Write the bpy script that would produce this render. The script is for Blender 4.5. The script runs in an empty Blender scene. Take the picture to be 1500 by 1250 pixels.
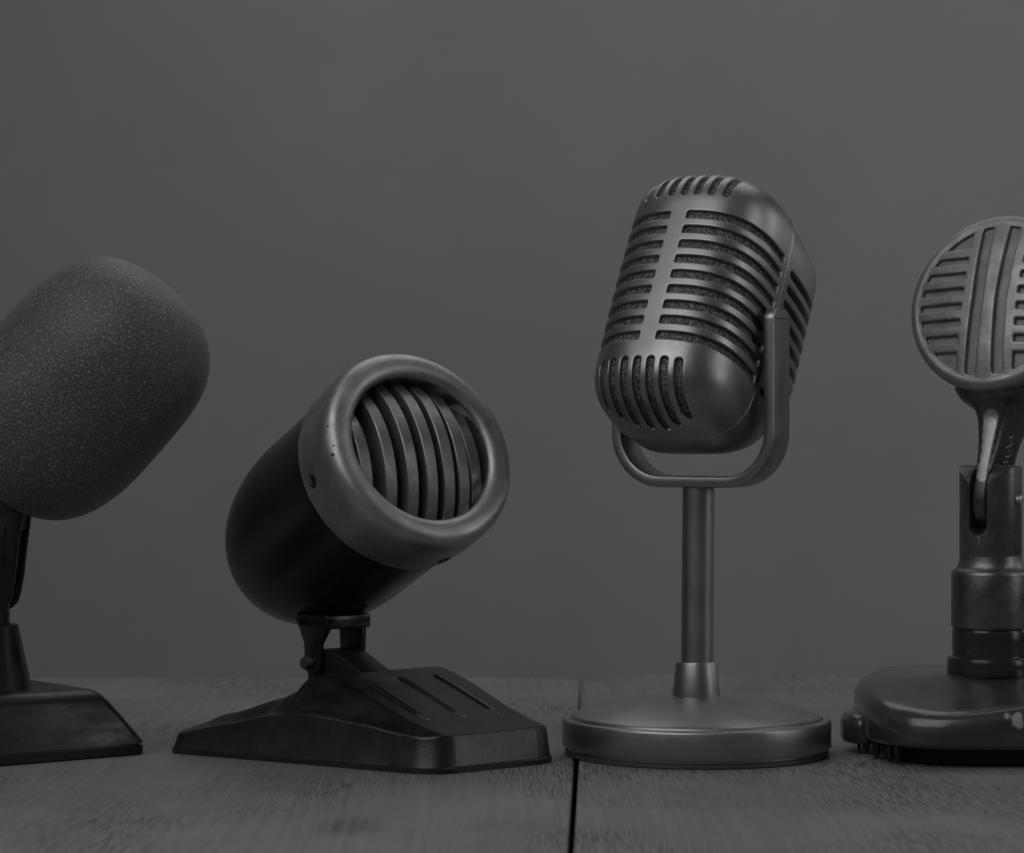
import bpy, bmesh, math, random
from mathutils import Vector, Matrix, noise
from mathutils.geometry import delaunay_2d_cdt
R = math.radians
S = 0.026            # metres per modelling unit
CAMH = 4.79          # camera height (units)
D0 = 40.0
scn = bpy.context.scene
C = scn.collection
random.seed(7)

# ------------------------------------------------------------------ helpers
def empty(name, loc, label, cat):
    o = bpy.data.objects.new(name, None); C.objects.link(o)
    o.location = Vector(loc)*S; o.empty_display_size = .01
    o['label'] = label; o['category'] = cat
    return o
def build(name, verts, faces, mat, parent=None, M=None, smooth=True, bevel=0, bseg=2, merge=0, sub=0, autosm=None, recalc=True, loc=None):
    me = bpy.data.meshes.new(name)
    me.from_pydata([tuple(Vector(v)*S) for v in verts], [], [tuple(f) for f in faces])
    bm = bmesh.new(); bm.from_mesh(me)
    if merge: bmesh.ops.remove_doubles(bm, verts=bm.verts, dist=merge*S)
    if recalc: bmesh.ops.recalc_face_normals(bm, faces=bm.faces)
    if bevel:
        ed = [e for e in bm.edges if len(e.link_faces) == 2 and e.calc_face_angle(0) > R(28)]
        bmesh.ops.bevel(bm, geom=ed, offset=bevel*S, segments=bseg, profile=.5, affect='EDGES', clamp_overlap=True)
    bm.to_mesh(me); bm.free()
    me.materials.append(mat)
    for p in me.polygons: p.use_smooth = smooth
    if smooth and autosm: me.set_sharp_from_angle(angle=R(autosm))
    o = bpy.data.objects.new(name, me); C.objects.link(o)
    if parent: o.parent = parent
    if M is not None:
        M2 = M.copy(); M2.translation = M.translation*S; o.matrix_local = M2
    if loc is not None: o.location = Vector(loc)*S
    if sub:
        md = o.modifiers.new('sub', 'SUBSURF'); md.levels = sub; md.render_levels = sub
    return o
def lathe(prof, n=96, axis='z', cap=True):
    vs, fs = [], []
    for r, z in prof:
        for i in range(n):
            a = 2*math.pi*i/n
            if axis == 'z': vs.append((r*math.cos(a), r*math.sin(a), z))
            else: vs.append((r*math.cos(a), z, r*math.sin(a)))
    for k in range(len(prof)-1):
        for i in range(n):
            j = (i+1) % n
            fs.append((k*n+i, k*n+j, (k+1)*n+j, (k+1)*n+i))
    if cap:
        fs.append(tuple(range(n))[::-1]); m = (len(prof)-1)*n; fs.append(tuple(range(m, m+n)))
    return vs, fs
def smoothprof(pts, k=6, sharp=()):
    """Catmull-Rom through profile points"""
    out = []
    n = len(pts)
    for i in range(n-1):
        p0 = pts[max(i-1, 0)]; p1 = pts[i]; p2 = pts[i+1]; p3 = pts[min(i+2, n-1)]
        for s in range(k):
            t = s/k
            out.append(tuple(.5*((2*p1[c])+(-p0[c]+p2[c])*t+(2*p0[c]-5*p1[c]+4*p2[c]-p3[c])*t*t+(-p0[c]+3*p1[c]-3*p2[c]+p3[c])*t**3) for c in range(len(p1))))
    out.append(tuple(pts[-1]))
    return out
def loft(secs, cap=True):
    n = len(secs[0]); vs = [p for s in secs for p in s]; fs = []
    for k in range(len(secs)-1):
        for i in range(n):
            j = (i+1) % n
            fs.append((k*n+i, k*n+j, (k+1)*n+j, (k+1)*n+i))
    if cap:
        fs.append(tuple(range(n))[::-1]); m = (len(secs)-1)*n; fs.append(tuple(range(m, m+n)))
    return vs, fs
def spow(c, e): return math.copysign(abs(c)**e, c)
def prism(poly, y0, y1, plane='xz'):
    n = len(poly); vs = []
    for y in (y0, y1):
        for a, b in poly:
            vs.append((a, y, b) if plane == 'xz' else (y, a, b) if plane == 'yz' else (a, b, y))
    fs = [tuple(range(n))[::-1], tuple(range(n, 2*n))] + [(i, (i+1) % n, n+(i+1) % n, n+i) for i in range(n)]
    return vs, fs
def sstep(a, b, x):
    t = min(1, max(0, (x-a)/(b-a))); return t*t*(3-2*t)
def interp(tab, x):
    if x <= tab[0][0]: return tab[0][1]
    for (a, b), (c, d) in zip(tab, tab[1:]):
        if x <= c:
            t = (x-a)/(c-a); t = t*t*(3-2*t)*.5 + t*.5
            return b+(d-b)*t
    return tab[-1][1]

# ------------------------------------------------------------------ materials
def mat(name, base=.5, rough=.4, metal=0., spec=.5, bump=0, bscale=300, rvar=0, rscale=60, cvar=0, cscale=40, stretch=(1,1,1), coat=0, wear=None, spots=None):
    m = bpy.data.materials.new(name); m.use_nodes = True
    nt = m.node_tree; N = nt.nodes; L = nt.links
    b = N['Principled BSDF']
    b.inputs['Base Color'].default_value = (base, base, base, 1)
    b.inputs['Roughness'].default_value = rough
    b.inputs['Metallic'].default_value = metal
    b.inputs['Specular IOR Level'].default_value = spec
    b.inputs['Coat Weight'].default_value = coat; b.inputs['Coat Roughness'].default_value = .16
    tc = N.new('ShaderNodeTexCoord'); mp = N.new('ShaderNodeMapping'); mp.inputs['Scale'].default_value = stretch
    L.new(tc.outputs['Object'], mp.inputs['Vector'])
    def nz(scale, detail=6, rg=.6):
        n = N.new('ShaderNodeTexNoise'); n.inputs['Scale'].default_value = scale; n.inputs['Detail'].default_value = detail; n.inputs['Roughness'].default_value = rg
        L.new(mp.outputs[0], n.inputs['Vector']); return n.outputs['Fac']
    def ramp(f, a, b_, lo=.3, hi=.7):
        r = N.new('ShaderNodeMapRange'); r.inputs[1].default_value = lo; r.inputs[2].default_value = hi
        r.inputs[3].default_value = a; r.inputs[4].default_value = b_; L.new(f, r.inputs[0]); return r.outputs[0]
    if rvar: L.new(ramp(nz(rscale), max(.03, rough-rvar), rough+rvar), b.inputs['Roughness'])
    col = None
    if cvar:
        col = ramp(nz(cscale, 8, .65), base*(1-cvar), base*(1+cvar))
    if wear:      # (worn colour, scale, threshold)
        w = ramp(nz(wear[1], 8, .7), 0, 1, wear[2], wear[2]+.03)
        mx = N.new('ShaderNodeMix'); mx.data_type = 'FLOAT'
        L.new(w, mx.inputs[0]); mx.inputs[3].default_value = wear[0]
        if col: L.new(col, mx.inputs[2])
        else: mx.inputs[2].default_value = base
        col = mx.outputs[0]
    for (sx, sy, sz, sr, sv, amp, sc) in (spots or []):
        vd = N.new('ShaderNodeVectorMath'); vd.operation = 'DISTANCE'; L.new(tc.outputs['Object'], vd.inputs[0]); vd.inputs[1].default_value = (sx*S, sy*S, sz*S)
        nn_ = nz(sc, 6, .7)
        a1 = N.new('ShaderNodeMath'); a1.operation = 'MULTIPLY_ADD'; L.new(nn_, a1.inputs[0]); a1.inputs[1].default_value = amp*S; L.new(vd.outputs['Value'], a1.inputs[2])
        w = ramp(a1.outputs[0], 1, 0, (sr+amp*.5)*S*.9, (sr+amp*.5)*S*1.05)
        mx = N.new('ShaderNodeMix'); mx.data_type = 'FLOAT'; L.new(w, mx.inputs[0]); mx.inputs[3].default_value = sv
        if col: L.new(col, mx.inputs[2])
        else: mx.inputs[2].default_value = base
        col = mx.outputs[0]
    if col:
        cc = N.new('ShaderNodeCombineColor'); [L.new(col, cc.inputs[i]) for i in range(3)]
        L.new(cc.outputs[0], b.inputs['Base Color'])
    if bump:
        bp = N.new('ShaderNodeBump'); bp.inputs['Strength'].default_value = bump; bp.inputs['Distance'].default_value = .0004
        L.new(nz(bscale, 4), bp.inputs['Height']); L.new(bp.outputs[0], b.inputs['Normal'])
    return m
satin = mat('satin_grey_metal', .36, .40, .95, bump=.08, bscale=1500, rvar=.07, rscale=70, cvar=.07, cscale=45)
satin_dark = mat('satin_grey_metal_foot', .12, .5, .6, bump=.1, bscale=900)
mesh_m = bpy.data.materials.new('woven_mesh'); mesh_m.use_nodes = True
def make_mesh_mat():
    nt = mesh_m.node_tree; N = nt.nodes; L = nt.links; b = N['Principled BSDF']
    tc = N.new('ShaderNodeTexCoord')
    v = N.new('ShaderNodeTexVoronoi'); v.inputs['Scale'].default_value = 1500
    n = N.new('ShaderNodeTexNoise'); n.inputs['Scale'].default_value = 700; n.inputs['Detail'].default_value = 3
    L.new(tc.outputs['Object'], v.inputs['Vector']); L.new(tc.outputs['Object'], n.inputs['Vector'])
    mu = N.new('ShaderNodeMath'); mu.operation = 'MULTIPLY'; L.new(v.outputs['Distance'], mu.inputs[0]); L.new(n.outputs['Fac'], mu.inputs[1])
    r = N.new('ShaderNodeMapRange'); r.inputs[1].default_value = .12; r.inputs[2].default_value = .42; r.inputs[3].default_value = .02; r.inputs[4].default_value = .25
    L.new(mu.outputs[0], r.inputs[0])
    cc = N.new('ShaderNodeCombineColor'); [L.new(r.outputs[0], cc.inputs[i]) for i in range(3)]
    L.new(cc.outputs[0], b.inputs['Base Color']); b.inputs['Metallic'].default_value = .4; b.inputs['Roughness'].default_value = .55
    bp = N.new('ShaderNodeBump'); bp.inputs['Strength'].default_value = .8; bp.inputs['Distance'].default_value = .0006
    L.new(mu.outputs[0], bp.inputs['Height']); L.new(bp.outputs[0], b.inputs['Normal'])
make_mesh_mat()
blackpaint = mat('black_enamel', .013, .27, 0, .6, rvar=.10, rscale=45, bump=.12, bscale=500, wear=(.05, 160, .70))
blackcast = mat('black_painted_casting', .016, .34, 0, .6, rvar=.10, rscale=70, bump=.25, bscale=380, cvar=.5, cscale=60, spots=[(-.64, .70, .69, .03, .25, .06, 500), (.02, .70, .69, .028, .22, .06, 500), (.68, .70, .69, .03, .25, .06, 500), (.2, .4, .62, .02, .12, .08, 500), (-.9, .1, .52, .03, .12, .08, 500)])
blackgloss = mat('black_gloss_plastic', .011, .33, 0, .5, rvar=.12, rscale=60, bump=.12, bscale=90, stretch=(1, 1, 3))
blackmatte = mat('black_matte_rubber', .012, .6, 0, .4, bump=.3, bscale=400)
chrome_old = mat('tarnished_nickel', .43, .45, .9, rvar=.09, rscale=60, cvar=.22, cscale=75, bump=.14, bscale=300, wear=(.07, 330, .69), spots=[(-1.47, .06, -.07, .022, .05, .05, 500), (-1.47, -.10, -.06, .03, .05, .06, 500), (-1.46, .02, -.02, .015, .06, .05, 500), (-1.45, .34, -.06, .016, .06, .04, 500), (-1.46, .42, -.07, .014, .06, .04, 500), (-1.2, -.78, -.03, .02, .1, .05, 500), (.2, -1.42, -.06, .02, .1, .04, 500)])
barmetal = mat('worn_grille_bar', .24, .42, .8, rvar=.12, rscale=140, cvar=.15, cscale=200, bump=.15, bscale=700)
headmetal = mat('worn_cast_metal', .34, .48, .8, rvar=.12, rscale=120, cvar=.18, cscale=90, bump=.3, bscale=420, wear=(.12, 240, .68))
recess_m = mat('dull_recess', .30, .6, .6, cvar=.25, cscale=160, bump=.3, bscale=600)
castpaint = mat('grey_painted_casting', .040, .38, .0, .5, rvar=.10, rscale=90, cvar=.3, cscale=60, bump=.30, bscale=160, coat=.9, spots=[(.02, -2.0, .68, .11, .36, .30, 260), (-.12, -2.0, .75, .04, .34, .25, 300), (-.45, -1.93, .88, .04, .3, .2, 300)])  # spots: paint chips, the last one a highlight smear painted on the front edge
brushedcyl = mat('brushed_dark_metal', .20, .36, .9, rvar=.10, rscale=80, cvar=.2, cscale=160, bump=.25, bscale=600, wear=(.3, 260, .70))
darkmetal = mat('dark_worn_metal', .11, .34, .5, rvar=.12, rscale=90, cvar=.3, cscale=120, bump=.3, bscale=350, wear=(.30, 420, .665))
scratch = mat('bare_scratch', .40, .4, .8, cvar=.4, cscale=900)

def foam_material():
    m = bpy.data.materials.new('open_cell_foam'); m.use_nodes = True
    nt = m.node_tree; N = nt.nodes; L = nt.links; b = N['Principled BSDF']
    tc = N.new('ShaderNodeTexCoord')
    v = N.new('ShaderNodeTexVoronoi'); v.inputs['Scale'].default_value = 900; v.inputs['Randomness'].default_value = 1
    n = N.new('ShaderNodeTexNoise'); n.inputs['Scale'].default_value = 1250; n.inputs['Detail'].default_value = 5; n.inputs['Roughness'].default_value = .7
    L.new(tc.outputs['Object'], v.inputs['Vector']); L.new(tc.outputs['Object'], n.inputs['Vector'])
    r = N.new('ShaderNodeMapRange'); r.inputs[1].default_value = .54; r.inputs[2].default_value = .74; r.inputs[3].default_value = .07; r.inputs[4].default_value = .50  # bright specks paint the key light's sparkle into the foam colour
    L.new(n.outputs['Fac'], r.inputs[0])
    cc = N.new('ShaderNodeCombineColor'); [L.new(r.outputs[0], cc.inputs[i]) for i in range(3)]
    L.new(cc.outputs[0], b.inputs['Base Color'])
    b.inputs['Roughness'].default_value = .5; b.inputs['Specular IOR Level'].default_value = .6
    b.inputs['Sheen Weight'].default_value = .25; b.inputs['Sheen Roughness'].default_value = .5
    ad = N.new('ShaderNodeMath'); ad.operation = 'ADD'; L.new(v.outputs['Distance'], ad.inputs[0]); L.new(n.outputs['Fac'], ad.inputs[1])
    bp = N.new('ShaderNodeBump'); bp.inputs['Strength'].default_value = .8; bp.inputs['Distance'].default_value = .0002
    L.new(ad.outputs[0], bp.inputs['Height']); L.new(bp.outputs[0], b.inputs['Normal'])
    return m
foam_m = foam_material()

def wood_material():
    m = bpy.data.materials.new('weathered_wood'); m.use_nodes = True
    nt = m.node_tree; N = nt.nodes; L = nt.links; b = N['Principled BSDF']
    tc = N.new('ShaderNodeTexCoord')
    def mp(sc, src=None, rot=0):
        q = N.new('ShaderNodeMapping'); q.inputs['Scale'].default_value = sc; q.inputs['Rotation'].default_value = (0, 0, rot)
        L.new(src or tc.outputs['Object'], q.inputs['Vector']); return q.outputs[0]
    def nz(vec, scale, d=6, rg=.6, dist=0):
        n = N.new('ShaderNodeTexNoise'); n.inputs['Scale'].default_value = scale; n.inputs['Detail'].default_value = d
        n.inputs['Roughness'].default_value = rg; n.inputs['Distortion'].default_value = dist; L.new(vec, n.inputs['Vector']); return n.outputs['Fac']
    def rng(f, lo, hi, a, b_):
        r = N.new('ShaderNodeMapRange'); r.inputs[1].default_value = lo; r.inputs[2].default_value = hi; r.inputs[3].default_value = a; r.inputs[4].default_value = b_
        L.new(f, r.inputs[0]); return r.outputs[0]
    def mth(op, a, b_):
        q = N.new('ShaderNodeMath'); q.operation = op
        for i, x in enumerate((a, b_)):
            if isinstance(x, (int, float)): q.inputs[i].default_value = x
            else: L.new(x, q.inputs[i])
        return q.outputs[0]
    # wavy grain field: swirl the coordinates with a broad noise so that the figure fans out
    nv = N.new('ShaderNodeTexNoise'); nv.inputs['Scale'].default_value = 9; nv.inputs['Detail'].default_value = 2
    L.new(tc.outputs['Object'], nv.inputs['Vector'])
    vm = N.new('ShaderNodeVectorMath'); vm.operation = 'MULTIPLY_ADD'
    L.new(nv.outputs['Color'], vm.inputs[0]); vm.inputs[1].default_value = (.008, .008, 0); L.new(tc.outputs['Object'], vm.inputs[2])
    w = vm.outputs[0]
    pores = nz(mp((1350, 50, 1), w), 1, 3, .6, .2)           # short dark pores running along the board
    fig = nz(mp((420, 5, 1), w), 1, 5, .65, .5)
    broad = nz(mp((14, 7, 1), w), 1, 4, .6, 1.0)
    patch = rng(nz(mp((10, 9, 1)), 1, 3, .5), .44, .62, .03, 1)  # where pores are dense
    pd = mth('MULTIPLY', rng(pores, .49, .58, 0, 1), patch)
    c1 = rng(fig, .32, .68, .90, 1.07)
    c2 = rng(broad, .3, .7, .88, 1.10)
    c = mth('MULTIPLY', mth('MULTIPLY', c1, c2), .24)
    c = mth('MULTIPLY', c, mth('SUBTRACT', 1.0, mth('MULTIPLY', pd, .54)))
    vd = N.new('ShaderNodeVectorMath'); vd.operation = 'DISTANCE'; L.new(mp((1, .55, 1)), vd.inputs[0]); vd.inputs[1].default_value = (-1.95*S, -7.3*.55*S, 0)
    kn = mth('MULTIPLY', rng(mth('ADD', vd.outputs['Value'], mth('MULTIPLY', mth('SUBTRACT', broad, .5), .02)), .003, .013, 1, 0), rng(fig, .35, .6, 1, .35))
    c = mth('MULTIPLY', c, mth('SUBTRACT', 1.0, mth('MULTIPLY', kn, .55)))
    scr = nz(mp((60, 2600, 1), w), 1, 2, .5)           # faint cross scuffs
    c = mth('MULTIPLY', c, rng(scr, .66, .74, 1, 1.12))
    cc = N.new('ShaderNodeCombineColor'); [L.new(c, cc.inputs[i]) for i in range(3)]
    L.new(cc.outputs[0], b.inputs['Base Color'])
    L.new(rng(fig, .3, .7, .40, .52), b.inputs['Roughness']); b.inputs['Specular IOR Level'].default_value = .55
    h = mth('SUBTRACT', mth('MULTIPLY', fig, .4), mth('MULTIPLY', pd, .4))
    bp = N.new('ShaderNodeBump'); bp.inputs['Strength'].default_value = .55; bp.inputs['Distance'].default_value = .0006
    L.new(h, bp.inputs['Height']); L.new(bp.outputs[0], b.inputs['Normal'])
    return m
wood = wood_material()
wallm = mat('matte_grey_wall', .31, .9, 0, .2, cvar=.05, cscale=7, bump=.2, bscale=60)

# ------------------------------------------------------------------ setting
def rect_board(name, poly, z0, z1, parent):
    vs, fs = prism(poly, z0, z1, 'xy')
    return build(name, vs, fs, wood, parent, bevel=.035, bseg=2, smooth=True, autosm=50)
tab = empty('wooden_table', (0, 0, 0), 'wide wooden tabletop of two grey weathered boards with a dark gap between them', 'table')
g = .035
# the gap runs from (0.60,-10) to (1.36,12.9): boards are cut slightly oblique to the view
def gx(y): return .645 + (y+9.6)*(1.36-.645)/22.5
rect_board('plank', [(-24, -14), (gx(-14)-g, -14), (gx(12.1)-g, 12.1), (-24, 12.1)], -.9, -.0, tab)
rect_board('plank', [(gx(-14)+g, -14), (26, -14), (26, 12.75), (gx(12.75)+g, 12.75)], -.9, .0, tab)
vs, fs = prism([(-22, -13), (24, -13), (24, 11), (-22, 11)], -1.6, -.92, 'xy')
build('table_frame', vs, fs, blackmatte, tab, smooth=False)
wall = build('wall', [(-90, 30, -30), (90, 30, -30), (90, 30, 60), (-90, 30, 60), (-90, 31, -30), (90, 31, -30), (90, 31, 60), (-90, 31, 60)],
             [(0, 1, 2, 3), (7, 6, 5, 4), (0, 4, 5, 1), (1, 5, 6, 2), (2, 6, 7, 3), (3, 7, 4, 0)], wallm, smooth=False)
wall['kind'] = 'structure'

# ------------------------------------------------------------------ slotted shells
def rrect(x0, x1, y0, y1, r, e=0, step=.03):
    """rounded rectangle loop grown by e"""
    x0 -= e; x1 += e; y0 -= e; y1 += e; r = min(r+e, (x1-x0)/2*.999, (y1-y0)/2*.999)
    pts = []
    cs = [(x1-r, y1-r, 0), (x0+r, y1-r, 90), (x0+r, y0+r, 180), (x1-r, y0+r, 270)]
    for k, (cx, cy, a) in enumerate(cs):
        for i in range(5):
            t = R(a+90*i/4); pts.append((cx+r*math.cos(t), cy+r*math.sin(t)))
        nx = cs[(k+1) % 4]; t = R(a+90)
        p = pts[-1]; q = (nx[0]+r*math.cos(t), nx[1]+r*math.sin(t))
        n = int(math.dist(p, q)/step)
        for i in range(1, n): pts.append((p[0]+(q[0]-p[0])*i/n, p[1]+(q[1]-p[1])*i/n))
    return pts
def polyin(p, poly):
    x, y = p; c = False; n = len(poly)
    for i in range(n):
        x1, y1 = poly[i]; x2, y2 = poly[(i+1) % n]
        if (y1 > y) != (y2 > y) and x < (x2-x1)*(y-y1)/(y2-y1)+x1: c = not c
    return c
def shell(boundary, gridpts, holes, fmap, thick, rim=((.026, 0.), (.016, 0.), (.007, .003), (.002, .007), (0., .015)), clear=.03, border_rim=True):
    """boundary loop + grid points + holes (functions e -> loop). fmap(p, depth) -> 3D point.
    returns verts, faces of outer skin with rolled slot edges and slot walls"""
    pts, edges, depth = [], [], []
    def addloop(lp, d):
        s = len(pts)
        for p in lp: pts.append(Vector(p)); depth.append(d)
        for i in range(len(lp)): edges.append((s+i, s+(i+1) % len(lp)))
        return s
    addloop(boundary, 0)
    nb = len(boundary)
    boxes = []
    for h in holes:
        for e, d in rim: addloop(h(e), d)
        big = h(rim[0][0]+clear)
        xs = [q[0] for q in big]; ys = [q[1] for q in big]
        boxes.append((min(xs), max(xs), min(ys), max(ys), big, h(0)))
    for p in gridpts:
        ok = True
        for b in boxes:
            if b[0] < p[0] < b[1] and b[2] < p[1] < b[3] and polyin(p, b[4]): ok = False; break
        if ok: pts.append(Vector(p)); depth.append(0)
    V, E, F, vo, eo, fo = delaunay_2d_cdt(pts, edges, [], 0, 1e-6, True)
    dep = []
    for i, v in enumerate(V):
        o = vo[i]; dep.append(depth[o[0]] if o else 0)
    bxs = [q[0] for q in boundary]
    keep = []
    for f in F:
        c = sum((V[i] for i in f), Vector((0, 0)))/len(f)
        if not polyin((c.x, c.y), boundary): continue
        bad = False
        for b in boxes:
            if b[0] < c.x < b[1] and b[2] < c.y < b[3] and polyin((c.x, c.y), b[5]): bad = True; break
        if not bad: keep.append(tuple(f))
    verts = [fmap((v.x, v.y), dep[i]) for i, v in enumerate(V)]
    cnt = {}
    for f in keep:
        for i in range(len(f)):
            a, b = f[i], f[(i+1) % len(f)]; k = (min(a, b), max(a, b)); cnt.setdefault(k, []).append((a, b))
    inner = {}
    def inn(i):
        if i not in inner: inner[i] = len(verts); verts.append(fmap((V[i].x, V[i].y), thick))
        return inner[i]
    faces = list(keep)
    for k, l in cnt.items():
        if len(l) == 1:
            a, b = l[0]; faces.append((b, a, inn(a), inn(b)))
    return verts, faces

# ------------------------------------------------------------------ retro slotted microphone
TH, PH = R(31), R(28)
def retro():
    X0 = 2.70
    t = empty('retro_microphone', (X0, 0, 0), 'satin grey retro microphone with slotted rounded head in a U-shaped yoke on round base', 'microphone')
    # base
    base_prof = [(1.5, .075), (1.90, .075), (1.90, .12), (1.955, .125), (1.965, .14), (1.965, .49), (1.955, .515), (1.93, .53), (1.875, .535), (1.85, .53), (1.84, .545), (1.82, .575)]
    dome = smoothprof([(1.82, .575), (1.6, .655), (1.25, .745), (.85, .81), (.5, .845), (.30, .855)], 6)
    vs, fs = lathe(base_prof+dome[1:], 160)
    b = build('base', vs, fs, satin, t, autosm=40)
    vs, fs = lathe([(1.6, 0), (1.90, 0), (1.925, .015), (1.925, .065), (1.90, .08), (1.6, .08)], 128)
    build('rubber_foot', vs, fs, satin_dark, b, autosm=40)
    vs, fs = lathe([(.30, .84), (.352, .85), (.350, .88), (.302, 1.32), (.290, 1.345), (.25, 1.35)], 72)
    build('collar', vs, fs, satin, t, autosm=40)
    secs = [(.236, .9), (.236, 3.92)]
    vs, fs = lathe(secs, 72)
    M = Matrix.Rotation(R(.5), 4, 'Y')
    build('pole', vs, fs, satin, t, M=M, autosm=40)
    # yoke
    W2, thk, hw, rc = 1.325, .165, .29, .80
    z0, ztop = 3.90, 6.48
    path = []
    for i in range(15): path.append((-W2, ztop-(ztop-z0-rc)*i/14, 0))
    for i in range(1, 13): a = R(90*i/12); path.append((-W2+rc-rc*math.cos(a), z0+rc-rc*math.sin(a), a))
    for i in range(1, 8): path.append((-W2+rc+(2*W2-2*rc)*i/8, z0, math.pi/2))
    for i in range(0, 13): a = R(90-90*i/12); path.append((W2-rc+rc*math.cos(a), z0+rc-rc*math.sin(a), math.pi-a))
    for i in range(1, 15): path.append((W2, z0+rc+(ztop-z0-rc)*i/14, math.pi))
    secs = []
    n = len(path)
    def sec(x, z, nx, nz_, h, off):
        e = .035; o = []
        ring = [(-h+e, 0), (h-e, 0), (h-e*.3, e*.3), (h, e), (h, thk-e), (h-e*.3, thk-e*.3), (h-e, thk), (-h+e, thk), (-h+e*.3, thk-e*.3), (-h, thk-e), (-h, e), (-h+e*.3, e*.3)]
        for y, q in ring: o.append((x+nx*q, y, z+nz_*q))
        return o
    for k, (x, z, a) in enumerate(path):
        nx, nz_ = math.cos(a), math.sin(a)      # inward normal
        nx = 1 if k < 15 else nx
        d = min(ztop-z, 9)
        h = hw
        if d < .16 : h = hw-.16+math.sqrt(max(0, .16**2-(.16-d)**2))
        secs.append(sec(x, z, nx, nz_, h, 0))
    # densify arm ends for a rounded tip
    def tip(sgn):
        out = []
        for q in (0, .01, .03, .06, .1, .14):
            h = hw-.16+math.sqrt(max(0, .16**2-(.16-q)**2))
            out.append(sec(sgn*W2, ztop-q, -sgn, 0, h, 0))
        return out
    secs = tip(-1)+secs[1:-1]+tip(1)[::-1]
    vs, fs = loft(secs)
    MY = Matrix.Translation((.05, 0, 0)) @ Matrix.Rotation(-TH, 4, 'Z')
    yk = build('yoke', vs, fs, satin, t, M=MY, autosm=30)
    # head
    a_, bf, bb = 1.13, 1.20, 2.02
    nexp = 2.7
    # section arc length table (unit shape)
    tab_, P = [], 0
    prev = None
    NN = 720
    for i in range(NN+1):
        th = math.pi*i/NN          # 0 front -> pi back, on +x side
        ne_ = nexp if th < math.pi/2 else 4.5
        cx = spow(math.sin(th), 2/ne_); cy = -spow(math.cos(th), 2/ne_)
        q = (a_*cx, (bf if cy < 0 else bb)*cy)
        if prev: P += math.dist(prev, q)
        prev = q; tab_.append((P, cx, cy))
    PT = P
    import bisect
    keys = [r[0] for r in tab_]
    def sect(p):
        s = 1 if p >= 0 else -1; p = min(abs(p), PT)
        i = min(max(bisect.bisect_left(keys, p), 1), NN)
        (p0, x0, y0), (p1, x1, y1) = tab_[i-1], tab_[i]
        f = (p-p0)/(p1-p0) if p1 > p0 else 0
        return s*(x0+(x1-x0)*f), y0+(y1-y0)*f
    fx = [(r[1], r[0]) for r in tab_[:NN//2+1]]
    fk = [r[0] for r in fx]
    def p_of_x(cx):
        s = 1 if cx >= 0 else -1; c = min(abs(cx), 1)
        i = min(max(bisect.bisect_left(fk, c), 1), len(fx)-1)
        f = (c-fx[i-1][0])/max(1e-9, fx[i][0]-fx[i-1][0])
        return s*(fx[i-1][1]+(fx[i][1]-fx[i-1][1])*f)
    h1, rz, ne = 1.12, .92, 2.8
    prof = [(0, 1., 0)]; T = 0     # (t, k, z)
    for i in range(1, 21):
        z = h1*i/20; prof.append((z, 1-.012*(z/h1)**2, z))
    T = h1
    for i in range(1, 241):
        th = math.pi/2*i/240
        k = .988*math.cos(th)**(2/ne); z = h1+rz*math.sin(th)**(2/ne)
        T += math.hypot((k-prof[-1][1])*a_, z-prof[-1][2]); prof.append((T, k, z))
    TT = T; pk = [r[0] for r in prof]
    def pro(tv):
        s = 1 if tv >= 0 else -1; tv = min(abs(tv), TT)
        i = min(max(bisect.bisect_left(pk, tv), 1), len(prof)-1)
        (t0, k0, z0_), (t1, k1, z1) = prof[i-1], prof[i]
        f = (tv-t0)/(t1-t0) if t1 > t0 else 0
        return k0+(k1-k0)*f, s*(z0_+(z1-z0_)*f)
    def surf(p, tv):
        cx, cy = sect(p); k, z = pro(tv)
        if z > 0:
            u = max(0, min(1, (z-h1)/rz)); kb = (1-u**3.4)**(1/3.4)
            if u > .985: kb = min(kb, k*2)
        else: kb = k*(1-.38*sstep(.2, 1.9, -z))
        kw = k+(kb-k)*.92*sstep(-1.0, .15, cy) if z > 0 else k
        return Vector((a_*kw*cx, (bf*k if cy < 0 else bb*kb)*cy, z))
    def fmap_inset(ins):
        def fm(pt, d):
            p, tv = pt; e = .012
            tv = max(-TT+.004, min(TT-.004, tv))
            o = surf(p, tv)
            du = surf(p+e, tv)-surf(p-e, tv); dv = surf(p, min(TT, tv+e))-surf(p, max(-TT, tv-e))
            nrm = du.cross(dv)
            if nrm.length < 1e-9: nrm = Vector((0, 0, 1 if tv > 0 else -1))
            nrm.normalize()
            if nrm.dot(o) < 0: nrm = -nrm
            if ins == 0:      # raised lip and rolled edge along the seam
                q = Ps-abs(p); kk = min(1, pro(tv)[0]*1.6)
                d -= .006*kk*sstep(.06, .035, q)*sstep(-.01, .012, q)
                d += .03*kk*sstep(.012, -.001, q)
            return o-nrm*(d+ins)
        return fm
    # seam behind the widest point
    Pmid = tab_[NN//2][0]
    Ps = Pmid+.34
    def grid(p0, p1, st=.055):
        g_ = []
        nt_ = int(2*TT/st); 
        for j in range(1, nt_):
            tv = -TT+2*TT*j/nt_
            k, _ = pro(tv)
            n_ = max(6, int((p1-p0)*max(k, .12)/st))
            for i in range(1, n_): g_.append((p0+(p1-p0)*(i+(.25 if j % 2 else -.25)*0)/n_, tv))
        return g_
    def bound(p0, p1, st=.05):
        o = []
        n1 = int((p1-p0)/st); n2 = int(2*TT/st)
        o += [(p0+(p1-p0)*i/n1, -TT) for i in range(n1)]
        o += [(p1, -TT+2*TT*i/n2) for i in range(n2)]
        o += [(p1-(p1-p0)*i/n1, TT) for i in range(n1)]
        o += [(p0, TT-2*TT*i/n2) for i in range(n2)]
        return o
    holes = []
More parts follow.
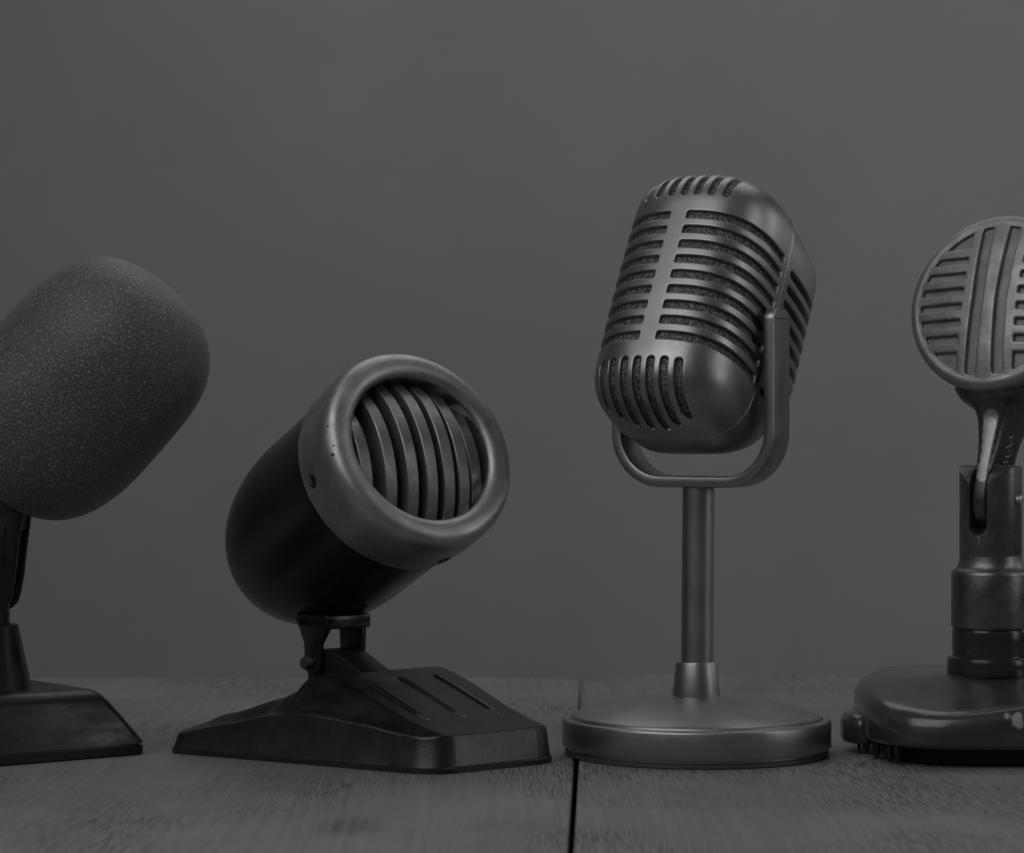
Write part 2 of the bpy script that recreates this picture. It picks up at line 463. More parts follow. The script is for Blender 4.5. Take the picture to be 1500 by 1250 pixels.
    for r_ in range(9):
        zc = (r_-4)*.250
        for s in (-1, 1):
            a0, a1 = (.135, Ps-.17) if s > 0 else (-(Ps-.17), -.135)
            holes.append(lambda e, a0=a0, a1=a1, zc=zc: rrect(a0, a1, zc-.066, zc+.066, .03, e, .04))
    def vslot(xc, s, tlen0, tlen1, hw_=.058):
        def f(e):
            lp = rrect(xc-hw_, xc+hw_, tlen0, tlen1, .055, e, .035)
            o = []
            for x, tv in lp:
                k, _ = pro(tv)
                o.append((p_of_x(x/(a_*k)), s*tv))
            return o if s > 0 else o[::-1]
        return f
    for s in (-1, 1):
        for j in range(7):
            xc = (j-3)*.214 if s > 0 else (j-3)*.212-.075
            # run over the rounded end until just before the seam
            hi = TT-.22-.0*abs(j-3)
            tt = 1.32
            while tt < TT-.02:
                k, _ = pro(tt)
                ux = (abs(xc)+.085)/(a_*k)
                if ux > .998 or bf*k*(1-ux**nexp)**(1/nexp) < .13: break
                tt += .01
            hi = min(TT-.22, tt)
            holes.append(vslot(xc, s, 1.335, hi))
    lip = [(sg_*(Ps-q), -TT+2*TT*i/130) for sg_ in (-1, 1) for q in (.095, .07, .05, .03, .012) for i in range(2, 129)]
    gpts = [g_ for g_ in grid(-Ps, Ps) if abs(g_[0]) < Ps-.11]+lip
    vs, fs = shell(bound(-Ps, Ps), gpts, holes, fmap_inset(0), .075)
    MH = Matrix.Translation((0, 0, 6.42)) @ Matrix.Rotation(-TH, 4, 'Z') @ Matrix.Rotation(-PH, 4, 'X')
    build('front_shell', vs, fs, satin, t, M=MH, autosm=42, recalc=False)
    # rear shell: param p from Ps .. 2PT-Ps ; wrap
    def rm(pt, d):
        p, tv = pt
        if p > PT: p = p-2*PT
        cx, cy = sect(p)
        return fmap_inset(.05)((p, tv), d)
    rh = []
    L2 = 2*PT-Ps
    for r_ in range(9):
        zc = (r_-4)*.250
        rh.append(lambda e, zc=zc: rrect(Ps+.20, PT-.12, zc-.066, zc+.066, .06, e, .04))
        rh.append(lambda e, zc=zc: rrect(PT+.12, L2-.20, zc-.066, zc+.066, .06, e, .04))
    vs, fs = shell(bound(Ps-.03, L2+.03), grid(Ps-.03, L2+.03), rh, rm, .12)
    build('rear_shell', vs, fs, satin, t, M=MH, autosm=42, recalc=False)
    # dark woven liner inside
    vs, fs = [], []
    NU, NV = 96, 60
    for j in range(NV+1):
        tv = (TT-.03)*(-1+2*j/NV)
        for i in range(NU):
            p = -PT+2*PT*i/NU
            vs.append(fmap_inset(.062+.08*sstep(Ps-.15, Ps+.1, abs(p)))((p, tv), 0))
    for j in range(NV):
        for i in range(NU):
            k = (i+1) % NU; fs.append((j*NU+i, j*NU+k, (j+1)*NU+k, (j+1)*NU+i))
    build('mesh_liner', vs, fs, mesh_m, t, M=MH)
    # pivot screws between yoke and head
    for s in (-1, 1):
        vs, fs = lathe([(.10, 0), (.10, .16)], 32)
        MM = MY @ Matrix.Translation((s*1.1, 0, 6.30)) @ Matrix.Rotation(R(90)*s, 4, 'Y')
        build('pivot_pin', vs, fs, satin_dark, yk, M=Matrix.Translation((s*1.02, 0, 6.30)) @ Matrix.Rotation(R(90)*s, 4, 'Y'))
retro()

# ------------------------------------------------------------------ bullet microphone with bezel
def bullet():
    MX, MYY = -.235, -1.75
    F = Vector((.656, -.755, 0)); Rt = Vector((.755, .656, 0))
    t = empty('bullet_microphone', (MX, MYY, 0), 'black bullet-shaped microphone with wide dull nickel bezel on a ribbed black wedge base', 'microphone')
    # base frame: local x = right, local y = -forward  (so u = -y)
    MB = Matrix(((Rt.x, -F.x, 0, 0), (Rt.y, -F.y, 0, 0), (0, 0, 1, 0), (0, 0, 0, 1)))
    # heightfield in (v = x, y = -u)
    NS, NU = 110, 130
    def halfw(y):   # y from 0 (front) to 4.6 (rear)
        w = 1.07+(2.38-1.07)*(y/4.6)
        return w
    def rim(y): return interp([(0, .50), (.5, .55), (1.3, .66), (2.1, .74), (2.8, .66), (3.6, .48), (4.6, .27)], y)
    def hump(y): return interp([(0, .53), (.15, .56), (2.55, 1.20), (2.75, 1.18), (2.95, .95), (3.2, .84), (4.0, .58), (4.45, .40), (4.6, .34)], y)
    def top(v, y, w):
        hw = interp([(0, .98), (2.6, 1.16), (3.1, 1.35), (4.6, 2.0)], y)
        r_ = rim(y); h = hump(y)
        q = abs(v)
        a = 1-sstep(hw-.10, min(hw+.42, w-.02) if w-.02 > hw+.05 else hw+.06, q)
        z = r_+(h-r_)*max(a, 0)
        # rounded shoulder at the rim
        z -= .02*sstep(w-.06, w, q)
        return z
    secs_v = []
    vs, fs = [], []
    ylist = [4.6*(j/NU) for j in range(NU+1)]
    rows = []
    def outl(y, grow):  # half width with rounded plan corners
        w = halfw(y)+grow
        c = .32; yy0 = -grow; yy1 = 4.6+grow
        d = min(y-yy0, yy1-y)
        if d < c: w -= c-math.sqrt(max(0, c*c-(c-d)**2))
        return w
    # rings: bottom outline -> side -> rim -> top grid
    for j in range(NU+1):
        y = ylist[j]
        y = max(0.0, min(4.6, y))
        w = outl(y, 0)
        row = []
        for i in range(NS+1):
            s = -1+2*i/NS
            v = s*w
            vs.append((v, y, top(v, y, halfw(y))-.0)); row.append(len(vs)-1)
        rows.append(row)
    for j in range(NU):
        for i in range(NS):
            fs.append((rows[j][i], rows[j][i+1], rows[j+1][i+1], rows[j+1][i]))
    loop = [rows[0][i] for i in range(NS+1)]+[rows[j][NS] for j in range(1, NU+1)]+[rows[NU][i] for i in range(NS-1, -1, -1)]+[rows[j][0] for j in range(NU-1, 0, -1)]
    c0 = Vector((0, 2.3))
    def ringat(scale_out, zf):
        ids = []
        for q in loop:
            v = Vector(vs[q]); n = len(loop)
            k = loop.index(q)
            a = Vector(vs[loop[k-1]]); b = Vector(vs[loop[(k+1) % n]])
            tn = (b-a); nn = Vector((tn.y, -tn.x)); 
            if nn.length > 0: nn.normalize()
            if nn.dot(Vector((v.x, v.y))-c0) < 0: nn = -nn
            ids.append(len(vs)); vs.append((v.x+nn.x*scale_out, v.y+nn.y*scale_out, zf(v.z)))
        return ids
    prev = loop
    rings = [(.012, lambda z: z-.012), (.022, lambda z: z-.04), (.075, lambda z: .10), (.085, lambda z: .085), (.10, lambda z: .075), (.10, lambda z: .0)]
    base_top_n = len(vs)
    for so, zf in rings:
        ids = ringat(so, zf)
        n = len(ids)
        for i in range(n):
            k = (i+1) % n
            fs.append((prev[i], prev[k], ids[k], ids[i]))
        prev = ids
    fs.append(tuple(prev))
    b = build('base', vs, fs, blackcast, t, M=MB, autosm=38)
    # ribs
    for v0 in (-.66, 0, .66):
        pts = []
        for k in range(25):
            y = .72+(2.18-.72)*k/24
            pts.append((v0, y, hump(y)))
        secs = []
        for k, (x, y, z) in enumerate(pts):
            e = min(k, 24-k)/3; f = math.sqrt(max(0.02, 1-(1-min(e, 1))**2))
            hw, hh = .065*f, .055*f
            secs.append([(x+hw*math.cos(R(a)), y, z-.012+hh*math.sin(R(a))) for a in range(-30, 211, 20)])
        vs2, fs2 = loft(secs)
        build('rib', vs2, fs2, blackcast, b, autosm=40)
    # hinge block
    poly = [(2.25, 1.08), (3.05, 1.42), (3.2, 1.465), (3.72, 1.465), (3.82, 1.40), (3.86, .6), (2.25, .6)]
    vs2, fs2 = prism(poly, -.42, .15, 'yz')
    build('hinge_block', vs2, fs2, blackcast, b, bevel=.04, bseg=3, autosm=45)
    # bracket: two legs + saddle, built in the base frame
    br = build('bracket', *prism([(-.56, 3.16), (.27, 3.16), (.27, 3.86), (-.56, 3.86)], 1.79, 2.0, 'xy'), blackpaint, t, M=MB, bevel=.03)
    def leg_poly(c, mirror=False):
        o = [(3.13, 1.92), (3.22, 1.72), (3.33, 1.55), (3.36, 1.42)]
        for k in range(0, 11):
            a = R(20-220*k/10); o.append((c+.17*math.cos(a)*-1+0, 1.28+.17*math.sin(a)))
        o = [(3.06, 1.94), (3.20, 1.74), (3.33, 1.58), (3.36, 1.40), (3.35, 1.25), (3.40, 1.14), (3.50, 1.09), (3.62, 1.10), (3.71, 1.18), (3.74, 1.30), (3.72, 1.42), (3.74, 1.58), (3.84, 1.76), (3.95, 1.94)]
        return o
    vs2, fs2 = prism(leg_poly(3.55), -.56, -.47, 'yz')
    build('leg', vs2, fs2, blackpaint, br, bevel=.018, autosm=40)
    vs2, fs2 = prism([(3.26, 1.92), (3.30, 1.2), (3.78, 1.2), (3.84, 1.92)], .17, .27, 'yz')
    build('leg', vs2, fs2, blackpaint, br, bevel=.018, autosm=40)
    vs2, fs2 = lathe([(.03, -.70), (.085, -.70), (.095, -.68), (.095, -.57), (.05, -.57), (.05, .28), (.10, .28), (.10, .36), (.04, .37)], 32)
    MP = Matrix.Translation((0, 3.55, 1.28)) @ Matrix.Rotation(R(90), 4, 'Y')
    build('pivot_bolt', vs2, fs2, darkmetal, br, M=MP, autosm=40)
    # head frame
    sg = .66; cg = math.sqrt(1-sg*sg)
    al = R(39)
    A = Vector((sg*math.cos(al), -cg, sg*math.sin(al))).normalized()
    Xp = Vector((-A.y, A.x, 0)).normalized()
    Up = Xp.cross(-A).normalized()
    if Up.z < 0: Up = -Up
    d = 39.1
    fc = Vector(((619-750)/100*d/D0, -.9, CAMH-(654-625)/100*d/D0))-Vector((MX, MYY, 0))
    MH = Matrix(((Xp.x, Up.x, A.x, fc.x), (Xp.y, Up.y, A.y, fc.y), (Xp.z, Up.z, A.z, fc.z), (0, 0, 0, 1)))
    # housing
    pr = [(1.44, -.78)]
    pr += [(1.455, -.95), (1.46, -1.3), (1.465, -2.5)]
    for k in range(1, 25):
        th = math.pi/2*k/24
        pr.append((1.465*math.cos(th)**.80, -2.5-2.32*math.sin(th)**.92))
    pr[-1] = (.0005, pr[-1][1])
    vs2, fs2 = lathe(pr, 128)
    build('housing', vs2, fs2, blackpaint, t, M=MH, merge=.001)
    bz = [(1.42, -.93), (1.50, -.935), (1.525, -.92), (1.535, -.88)]+smoothprof([(1.54, -.80), (1.545, -.45), (1.54, -.25), (1.52, -.11), (1.465, -.015), (1.38, .03), (1.25, .035), (1.165, .005), (1.13, -.035)], 5)+[(1.122, -.05), (1.122, -.09), (1.15, -.10), (1.15, -.46)]
    vs2, fs2 = lathe(bz, 160, cap=False)
    ring = build('bezel', vs2, fs2, chrome_old, t, M=MH, autosm=50)
    for beta in (188.7, 283, 70):
        c = Vector((1.538*math.cos(R(beta)), 1.538*math.sin(R(beta)), -.66)); nr = Vector((math.cos(R(beta)), math.sin(R(beta)), 0))
        q = nr.to_track_quat('Z', 'Y').to_matrix().to_4x4()
        vs2, fs2 = lathe([(.098, -.01), (.094, .012), (.085, .014), (.080, .010), (.0005, .010)], 32, cap=False)
        build('screw_recess', vs2, fs2, blackmatte, ring, M=Matrix.Translation(c) @ q)
        vs2, fs2 = prism([(-.072, -.018), (-.05, -.055), (0, -.07), (.05, -.055), (.072, -.018)], .008, .026, 'xy')
        build('screw', vs2, fs2, darkmetal, ring, M=Matrix.Translation(c) @ q, bevel=.006)
    # grille: 8 curved bars on a dome
    gr = build('grille', *lathe([(1.0, -.62), (1.14, -.62), (1.14, -.36), (1.11, -.36), (1.0, -.62)], 96, cap=False), barmetal, t, M=MH)
    Rd, zc = 1.70, -1.50     # dome sphere
    zc = .16-Rd
    for k in range(-3, 4):
        x = k*.305-.01
        secs = []
        hw = .098; rr = Rd
        lim = math.sqrt(max(.01, 1.22**2-x*x))
        for i in range(33):
            y = lim*(-1+2*i/32)
            zz = zc+math.sqrt(max(0, rr*rr-x*x-y*y))
            nrm = Vector((0, y, zz-zc)).normalized()
            c = Vector((x, y, zz))
            sec = []
            for dx, dn in ((-hw*.8, -.26), (hw*.8, -.26), (hw, -.03), (hw*.94, -.010), (hw*.80, 0), (-hw*.80, 0), (-hw*.94, -.010), (-hw, -.03)):
                sec.append(c+Vector((dx, 0, 0))+nrm*dn)
            secs.append(sec)
        if lim < .15: continue
        vs2, fs2 = loft(secs)
        build('bar', vs2, fs2, barmetal, gr, autosm=35)
    pr = [(1.12, -.62)]+[(1.12*math.cos(R(a)), -.60+.42*math.sin(R(a))) for a in range(5, 90, 5)]+[(.0005, -.18)]
    vs2, fs2 = lathe(pr, 80, cap=False)
    build('liner', vs2, fs2, mat('dark_dusty_cloth', .03, .8, 0, .3, cvar=.9, cscale=500, bump=.8, bscale=700), gr)
bullet()

# ------------------------------------------------------------------ foam windscreen microphone
def foam():
    Y0 = -.44; X0 = -7.54
    t = empty('desk_microphone', (X0, Y0, 0), 'desk microphone under a fat dark grey foam windscreen on a glossy black sloped base', 'microphone')
    def loc(px, py, Y): 
        d = D0+Y; return Vector(((px-750)/100*d/D0-X0, Y-Y0, CAMH-(py-625)/100*d/D0))
    # base block (oblique)
    e1 = Vector((-.79, -.61, 0)).normalized(); e2 = Vector((-.61, .79, 0)).normalized()
    Cn = Vector((-5.33-X0, -.12-Y0, 0))
    secs = []
    def ring(z, i1, i2, i3, r=.16):
        # i1 inset at right end, i2 at front/back, i3 at the left end
        L1, L2 = 4.1, 2.5
        o = []
        x0, x1, y0, y1 = i1, L1-i3, i2, L2-i2
        for (cx, cy, a) in ((x1-r, y1-r, 0), (x0+r, y1-r, 90), (x0+r, y0+r, 180), (x1-r, y0+r, 270)):
            for k in range(7):
                q = R(a+15*k); o.append(Cn+e1*(cx+r*math.cos(q))+e2*(cy+r*math.sin(q))+Vector((0, 0, z)))
        return o
    lv = [(.02, .03, .03, .03), (.02, .0, .0, .0), (.13, .0, .0, .0), (.135, .03, .02, .03), (.165, .035, .025, .03), (.17, .0, .0, 0), (.22, .02, .01, .02), (.5, .25, .06, .25), (.80, .50, .14, .45), (.90, .60, .18, .52), (.955, .68, .24, .6), (.985, .80, .34, .7), (.995, .95, .5, .85)]
    secs = [ring(*q) for q in lv]
    vs, fs = loft(secs)
    b = build('base', vs, fs, blackgloss, t, autosm=40)
    for fx, fy in ((.35, .3), (3.7, .3), (.35, 2.2), (3.7, 2.2)):
        vs, fs = lathe([(.16, 0), (.17, .03)], 24)
        build('rubber_foot', vs, fs, blackmatte, b, loc=Cn+e1*fx+e2*fy)
    # cone collar, stem
    vs, fs = lathe([(.60, .98), (.575, 1.02), (.385, 1.90), (.37, 1.925), (.20, 1.93)], 72)
    build('collar', vs, fs, blackgloss, t, autosm=40)
    vs, fs = lathe([(.26, 1.9), (.26, 2.9)], 40)
    build('stem', vs, fs, blackgloss, t, autosm=40)
    # clip: two cheeks + inner block, profile in x-z
    def P(px, py): q = loc(px, py, Y0); return (q.x, q.z)
    out = [P(-66, 720), P(41, 735), P(39, 762), P(34, 800), P(29, 845), P(24, 872), P(20, 884), P(11, 894), P(-4, 897), P(-36, 897), P(-46, 870), P(-58, 800)]
    cl = build('clip', *prism(out, -.42, -.30, 'xz'), blackgloss, t, bevel=.035, bseg=3, autosm=45)
    build('cheek', *prism(out, .30, .42, 'xz'), blackgloss, cl, bevel=.035, bseg=3, autosm=45)
    inn = [P(-60, 722), P(37, 740), P(33, 778), P(12, 784), P(12, 815), P(8, 880), P(-34, 880), P(-50, 800)]
    build('clip_core', *prism(inn, -.30, .30, 'xz'), blackmatte, cl, bevel=.03, autosm=45)
    rim_ = [P(12, 768), P(16, 768), P(13, 826), P(9, 826)]
    build('clip_ridge', *prism(rim_, -.455, -.40, 'xz'), blackgloss, cl, bevel=.015)
    # foam
    ax = Vector((.68, -.10, .73)).normalized()
    ctr = loc(118, 569, Y0-.1)
    Lh, Rr = 1.93, 1.475
    pr = []
    nn = 90
    for k in range(nn+1):
        th = -math.pi/2+math.pi*k/nn
        pr.append((max(.0005, Rr*abs(math.cos(th))**(2/2.8)), Lh*spow(math.sin(th), 2/2.8)))
    vs, fs = lathe(pr, 180, cap=False)
    v2 = []
    for v in vs:
        v = Vector(v)
        n = v.normalized()
        q = noise.noise(v*1.1)*.03
        v2.append(v+n*q)
    q = ax.to_track_quat('Z', 'Y').to_matrix().to_4x4()
    build('foam_windscreen', v2, fs, foam_m, t, M=Matrix.Translation(ctr) @ q, merge=.002)
foam()

# ------------------------------------------------------------------ round-faced microphone, right
def roundmic():
    X0, Y0 = 7.03, .1
    t = empty('round_microphone', (X0, Y0, 0), 'worn metal microphone with a disc-shaped barred face on a thick stem and heavy cast base', 'microphone')
    th, ph = R(35), R(17)
    MZ = Matrix.Rotation(-th, 4, 'Z')
    # base casting as heightfield
    hx, hy = 1.96, 2.05
    secs = []
    NA = 128
    def ring(grow, zf):
        o = []
        for i in range(NA):
            a = 2*math.pi*i/NA
            x = (hx+grow)*spow(math.cos(a), 2/3.6); y = (hy+grow)*spow(math.sin(a), 2/3.2)
            o.append(Vector((x, y, zf(x, y))))
        return o
    def zt(x, y):
        z = 1.14
        z -= .34*sstep(.1, 1.9, -y)*sstep(1.9, -1.0, x)*sstep(-2.6, -1.2, x)
        z -= .10*sstep(-1.2, -1.9, x)
        z += .05*sstep(1.6, .3, math.hypot(x, y))
        return z
    secs.append(ring(-.5, lambda x, y: .27))
    secs.append(ring(-.10, lambda x, y: .27))
    secs.append(ring(-.03, lambda x, y: .29))
    secs.append(ring(0.0, lambda x, y: .36))
    secs.append(ring(-.02, lambda x, y: zt(x, y)-.30))
    for g_, dz in ((-.03, .22), (-.06, .13), (-.12, .06), (-.20, .02), (-.32, 0), (-.55, 0), (-.8, 0), (-1.0, 0), (-1.2, 0), (-1.5, 0), (-1.75, 0)):
        secs.append(ring(g_, lambda x, y, dz=dz: zt(x, y)-dz))
    vs, fs = loft(secs)
    b = build('base', vs, fs, castpaint, t, autosm=60)
    # side lug
    vs, fs = lathe([(.001, -.2), (.27, -.19), (.30, -.14), (.31, .10), (.27, .20), (.20, .24), (.001, .25)], 48, cap=False)
    vs = [(x, y*1.8, z) for x, y, z in vs]
    build('lug', vs, fs, castpaint, b, loc=(-1.88, .15, .35), merge=.002)
    # rubber underside with studs
    sp = []
    for g_, z in ((-.12, 0), (-.05, .03), (-.05, .25), (-.12, .29)):
        sp.append(ring(g_-.36, lambda x, y, z=z: z))
    vs, fs = loft(sp)
    pad = build('rubber_pad', vs, fs, blackmatte, b, autosm=40)
    for i in range(10):
        a = R(166+i*6.2+random.uniform(-2.6, 2.6))
        x = (hx-.02)*spow(math.cos(a), 2/3.6); y = (hy-.03)*spow(math.sin(a), 2/3.2)
        h = random.uniform(0, .09)
        vs, fs = lathe([(.014, h), (.024, h+.02), (.034*random.uniform(.8, 1.4), .2), (.045, .31)], 10)
        build('stud', vs, fs, blackmatte, pad, loc=(x*random.uniform(.92, .985), y*random.uniform(.94, .985), 0))
    # collars
    vs, fs = lathe([(.60, 1.13), (.625, 1.15), (.635, 1.18), (.635, 1.36), (.62, 1.40), (.585, 1.415), (.562, 1.43), (.555, 1.46), (.562, 1.49), (.562, 1.79), (.55, 1.82), (.4, 1.84)], 96)
    build('collar', vs, fs, mat('black_lacquered_metal', .045, .20, .3, rvar=.08, rscale=60, bump=.1, bscale=200), t, autosm=40)
    vs, fs = lathe([(.42, 1.80), (.53, 1.815), (.565, 1.84), (.575, 1.88), (.575, 2.62), (.565, 2.66), (.53, 2.69), (.49, 2.73), (.462, 2.80), (.455, 2.9), (.40, 2.92)], 96)
    build('sleeve', vs, fs, brushedcyl, t, autosm=50)
    # socket with slot and rounded ears: boolean
    def tmp(vs, fs):
        me = bpy.data.meshes.new('tmp'); me.from_pydata([tuple(Vector(v)*S) for v in vs], [], [tuple(f) for f in fs])
        bm = bmesh.new(); bm.from_mesh(me); bmesh.ops.recalc_face_normals(bm, faces=bm.faces); bm.to_mesh(me); bm.free()
        o = bpy.data.objects.new('tmp', me); C.objects.link(o); return o
    cyl = tmp(*lathe([(.455, 2.82), (.455, 4.35)], 96))
    hz = 3.72
    poly = [(-.14, 3.34)]+[(.14*math.cos(R(a)), 3.34+.14*math.sin(R(a))) for a in range(190, 351, 20)]+[(.14, 3.34), (.14, 4.5), (-.14, 4.5)]
    slot = tmp(*prism(poly, -1, 1, 'xz'))
    ear = [(-.8, 2.7), (.8, 2.7), (.8, hz)]+[(.50*math.cos(R(a)), hz+.50*math.sin(R(a))) for a in range(0, 181, 10)]+[(-.8, hz)]
    earo = tmp(*prism(ear, -1, 1, 'yz'))
    for ob, op in ((slot, 'DIFFERENCE'), (earo, 'INTERSECT')):
        md = cyl.modifiers.new('b', 'BOOLEAN'); md.object = ob; md.operation = op; md.solver = 'EXACT'
    bv = cyl.modifiers.new('bev', 'BEVEL'); bv.width = .022*S; bv.segments = 3; bv.limit_method = 'ANGLE'; bv.angle_limit = R(35)
    dg = bpy.context.evaluated_depsgraph_get()
    me = bpy.data.meshes.new_from_object(cyl.evaluated_get(dg))
    for ob in (cyl, slot, earo): bpy.data.objects.remove(ob)
    me.materials.clear(); me.materials.append(darkmetal)
    for p in me.polygons: p.use_smooth = True
    me.set_sharp_from_angle(angle=R(35))
    sk = bpy.data.objects.new('socket', me); C.objects.link(sk); sk.parent = t; sk.matrix_local = MZ
    vs, fs = lathe([(.001, -.40), (.06, -.40), (.075, -.38), (.075, .48), (.06, .50), (.001, .50)], 24, cap=False)
    build('pivot_pin', vs, fs, chrome_old, sk, M=Matrix.Translation((0, -.02, hz)) @ Matrix.Rotation(R(90), 4, 'Y'))
    # tilted frame at hinge
    MT = Matrix.Translation((0, 0, hz)) @ MZ @ Matrix.Rotation(-ph, 4, 'X')
    secs = []
    for z, hx_, yf, yb, n in ((-.42, .10, -.16, .16, 3), (-.34, .118, -.30, .28, 4), (-.1, .12, -.40, .38, 6), (.3, .125, -.42, .40, 6), (.62, .165, -.40, .42, 4), (.95, .21, -.40, .46, 4), (1.18, .27, -.42, .52, 4), (1.32, .33, -.50, .60, 5), (1.42, .52, -.62, .66, 4), (1.55, .62, -.68, .70, 4)):
        o = []
        for i in range(64):
            a = 2*math.pi*i/64
            cx = spow(math.cos(a), 2/n); cy = spow(math.sin(a), 2/n)
            o.append((hx_*cx, (yf+yb)/2+(yb-yf)/2*cy, z))
        secs.append(o)
    sm = []
    for k in range(64): sm.append(smoothprof([s[k] for s in secs], 4))
    secs2 = [[sm[k][j] for k in range(64)] for j in range(len(sm[0]))]
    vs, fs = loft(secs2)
    nk = build('neck', vs, fs, mat('neck_metal_painted_glare', .08, .30, .5, rvar=.10, rscale=90, cvar=.3, cscale=120, bump=.25, bscale=350, spots=[(.03, -.44, z_, .13-.03*(1.1-z_), .30, .06, 120) for z_ in (.25, .4, .55, .7, .85, 1.0, 1.12)]), t, M=MT, autosm=40)  # row of lighter spots paints the front edge's glare into the colour
    # worn scribbled mark on the neck's side
    pts = [(.0, 0), (.05, .05), (-.05, .09), (.06, .13), (-.03, .17), (.05, .2), (.07, .25), (-.05, .28), (.02, .33), (.06, .38), (-.04, .42), (.05, .47), (-.02, .5), (.04, .55)]
    cu = bpy.data.curves.new('worn_mark', 'CURVE'); cu.dimensions = '3D'; cu.bevel_depth = .008*S; cu.bevel_resolution = 1
    spn = cu.splines.new('POLY'); sp_ = smoothprof(pts, 4); spn.points.add(len(sp_)-1)
    for i, (y, z) in enumerate(sp_): spn.points[i].co = ((.150+.13*z)*S, (y*1.3-.02)*S, (z*1.15+.44)*S, 1)
    co = bpy.data.objects.new('worn_mark', cu); C.objects.link(co); 
    dg = bpy.context.evaluated_depsgraph_get(); mm = bpy.data.meshes.new_from_object(co.evaluated_get(dg)); bpy.data.objects.remove(co)
    mm.materials.clear(); mm.materials.append(scratch)
    mo = bpy.data.objects.new('worn_mark', mm); C.objects.link(mo); mo.parent = nk
    # head
    HC = 2.82; YF = -.78; RH = 1.36
    Hm = MT @ Matrix.Translation((0, 0, HC))
    def domez(x, z): return YF-.16*(1-min(1, (x*x+z*z)/(1.2*1.2)))
    pr = [(1.17, YF+.005), (1.24, YF-.005), (1.30, YF+.015), (1.345, YF+.06), (1.365, YF+.13), (1.365, YF+.20), (1.35, YF+.24), (1.325, YF+.26), (1.32, YF+.30), (1.335, YF+.34)]
    pr += smoothprof([(1.335, YF+.36), (1.32, YF+.52), (1.22, YF+.78), (1.0, YF+1.0), (.65, YF+1.15), (.25, YF+1.22), (.001, YF+1.23)], 5)
    vs, fs = lathe(pr, 160, axis='y', cap=False)
    hd = build('head', vs, fs, headmetal, t, M=Hm, autosm=45)
    # face plate with slots
    cth, sth, cph, sph = math.cos(th), math.sin(th), math.cos(ph), math.sin(ph)
    def loc(px, py):
        dx = (px-1446)/100; dz = (444-py)/100
        Z = dz/cph; return ((dx-Z*sph*sth)/cth, Z)
    holes = []
    def grow(poly, e, step=.05):
        # offset convex-ish polygon outwards by e
        n = len(poly); out = []
        area = sum(poly[i][0]*poly[(i+1) % n][1]-poly[(i+1) % n][0]*poly[i][1] for i in range(n))
        if area < 0: poly = poly[::-1]
        off = []
        for i in range(n):
            p0 = Vector(poly[i-1]); p1 = Vector(poly[i]); p2 = Vector(poly[(i+1) % n])
            d1 = (p1-p0).normalized(); d2 = (p2-p1).normalized()
            n1 = Vector((d1.y, -d1.x)); n2 = Vector((d2.y, -d2.x))
            m = n1+n2; m = m/max(.3, m.dot(m)/2*1.0) if m.length > 0 else n1
            off.append(p1+m*e)
        for i in range(n):
            p = off[i]; q = off[(i+1) % n]; k = max(1, int((q-p).length/step))
            for j in range(k): out.append(tuple(p+(q-p)*j/k))
        return out
    def chamfer(poly, c=.02):
        n = len(poly); o = []
        for i in range(n):
            p0 = Vector(poly[i-1]); p1 = Vector(poly[i]); p2 = Vector(poly[(i+1) % n])
            o += [tuple(p1+(p0-p1).normalized()*c), tuple(p1+(p2-p1).normalized()*c)]
        return o
    polys = []
    for xc in (-.215, .215):
        bow = .03 if xc > 0 else -.03
        L_ = [(xc-.085, -1.13), (xc+.085, -1.17 if xc < 0 else -1.13), (xc+.085-bow, 0), (xc+.085, 1.17 if xc < 0 else 1.13), (xc-.085, 1.13 if xc < 0 else 1.17), (xc-.085-bow, 0)]
        polys.append(chamfer(L_, .02))
    rows = [(377, 1372, 1416), (399, 1360, 1412), (421, 1351, 1408), (443, 1347, 1403), (466, 1347, 1398), (489, 1350, 1394)]
    for i in range(6):
        zc = .64-.245*i-.03
        xi = .43+.02*abs(zc)
        for s in (-1, 1):
            z1, z0 = zc+.055, zc-.055
            xo1 = math.sqrt(1.165**2-z1*z1); xo0 = math.sqrt(1.165**2-z0*z0)
            q = [(s*xi, z0), (s*xo0, z0), (s*xo1, z1), (s*xi, z1)]
            polys.append(chamfer(q, .016))
    for sz in (1, -1):
        for s in (-1, 1):
            zb = .80 if sz > 0 else .81
            xi = .45
            pts_ = [(s*xi, sz*zb)]
            for k in range(5):
                z = zb+(1.06-zb)*k/4; pts_.append((s*math.sqrt(1.165**2-z*z), sz*z))
            pts_.append((s*xi, sz*1.07))
            polys.append(pts_)
    for pl in polys: holes.append(lambda e, pl=pl: grow(pl, e))
    def fm(pt, d):
        x, z = pt
        return Vector((x, domez(x, z)+d, z))
    bd = [(1.205*math.cos(2*math.pi*i/140), 1.205*math.sin(2*math.pi*i/140)) for i in range(140)]
    gp = []
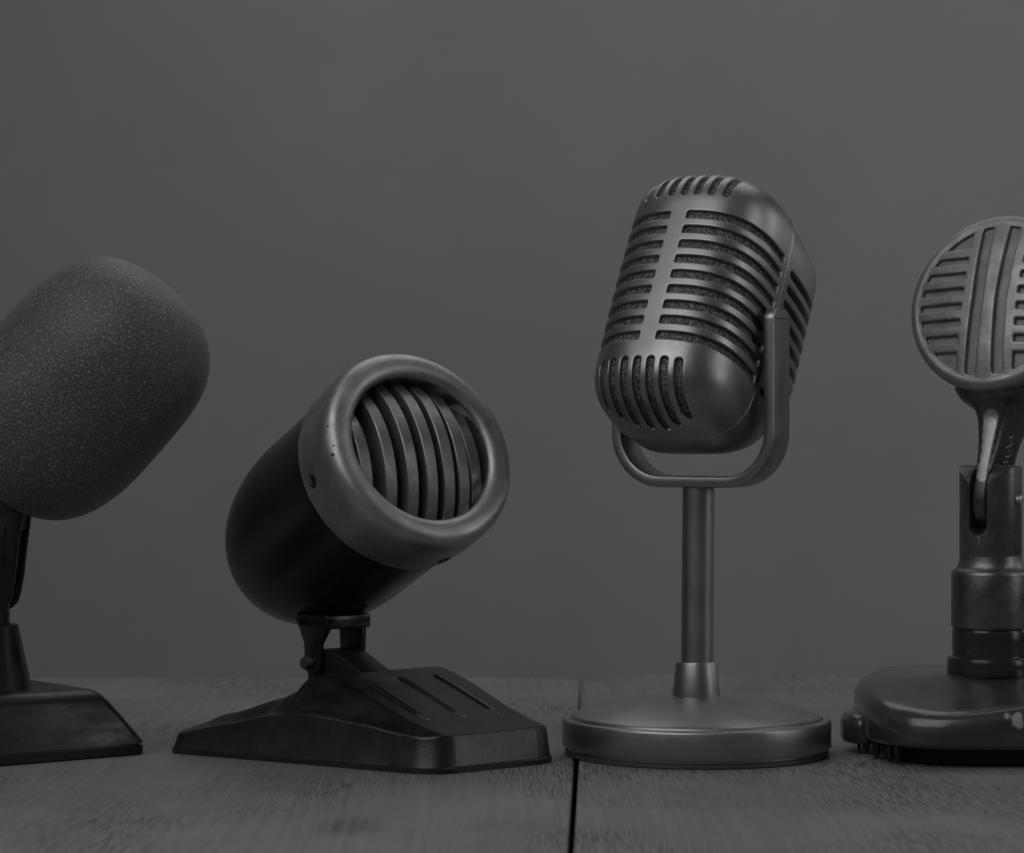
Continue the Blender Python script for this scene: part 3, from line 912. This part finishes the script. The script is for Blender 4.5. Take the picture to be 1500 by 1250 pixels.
    for i in range(-22, 23):
        for j in range(-22, 23):
            x, z = i*.055, j*.055
            if math.hypot(x, z) < 1.17: gp.append((x+.001*math.sin(j*7), z+.001*math.cos(i*5)))
    vs, fs = shell(bd, gp, holes, fm, .13, rim=((.022, 0.), (.008, .004), (0., .014)), clear=.015)
    fp = build('face_plate', vs, fs, headmetal, hd, autosm=38)
    pr = [(.001, YF-.08), (.6, YF-.045), (1.2, YF+.06), (1.22, YF+.14), (.001, YF+.14)]
    vs, fs = lathe(pr, 96, axis='y', cap=False)
    build('recess_plate', vs, fs, recess_m, hd, autosm=60)
roundmic()

# ------------------------------------------------------------------ light
w = bpy.data.worlds.new('World'); scn.world = w; w.use_nodes = True
bg = w.node_tree.nodes['Background']; bg.inputs[0].default_value = (1, 1, 1, 1); bg.inputs[1].default_value = .030
def area(name, loc, target, sx, sy, power):
    l = bpy.data.lights.new(name, 'AREA'); l.shape = 'RECTANGLE'; l.size = sx*S; l.size_y = sy*S; l.energy = power
    o = bpy.data.objects.new(name, l); C.objects.link(o); o.location = Vector(loc)*S
    o.rotation_euler = (Vector(target)-Vector(loc)).to_track_quat('-Z', 'Y').to_euler(); return o
area('key_softbox', (-16, -24, 30), (0, 0, 3), 34, 30, 3.1)
area('top_softbox', (4, 14, 30), (2, 8, 0), 34, 20, 1.15)
area('right_softbox', (30, -8, 14), (3, 0, 3), 10, 20, .55)
area('wall_light', (33, 12, 13), (16, 30, 8), 14, 12, .74)

# ------------------------------------------------------------------ camera
cam = bpy.data.cameras.new('camera'); co = bpy.data.objects.new('camera', cam); C.objects.link(co)
co.location = Vector((0, -D0, CAMH))*S; co.rotation_euler = (math.pi/2, 0, 0)
cam.sensor_width = 36; cam.lens = 36*D0/15.0; cam.clip_start = .01; cam.clip_end = 20
cam.dof.use_dof = True; cam.dof.focus_distance = (D0-1.2)*S; cam.dof.aperture_fstop = 19
scn.camera = co
scn.view_settings.view_transform = 'Standard'; scn.view_settings.look = 'None'
scn.view_settings.exposure = 0; scn.view_settings.gamma = 1; scn.view_settings.use_curve_mapping = False
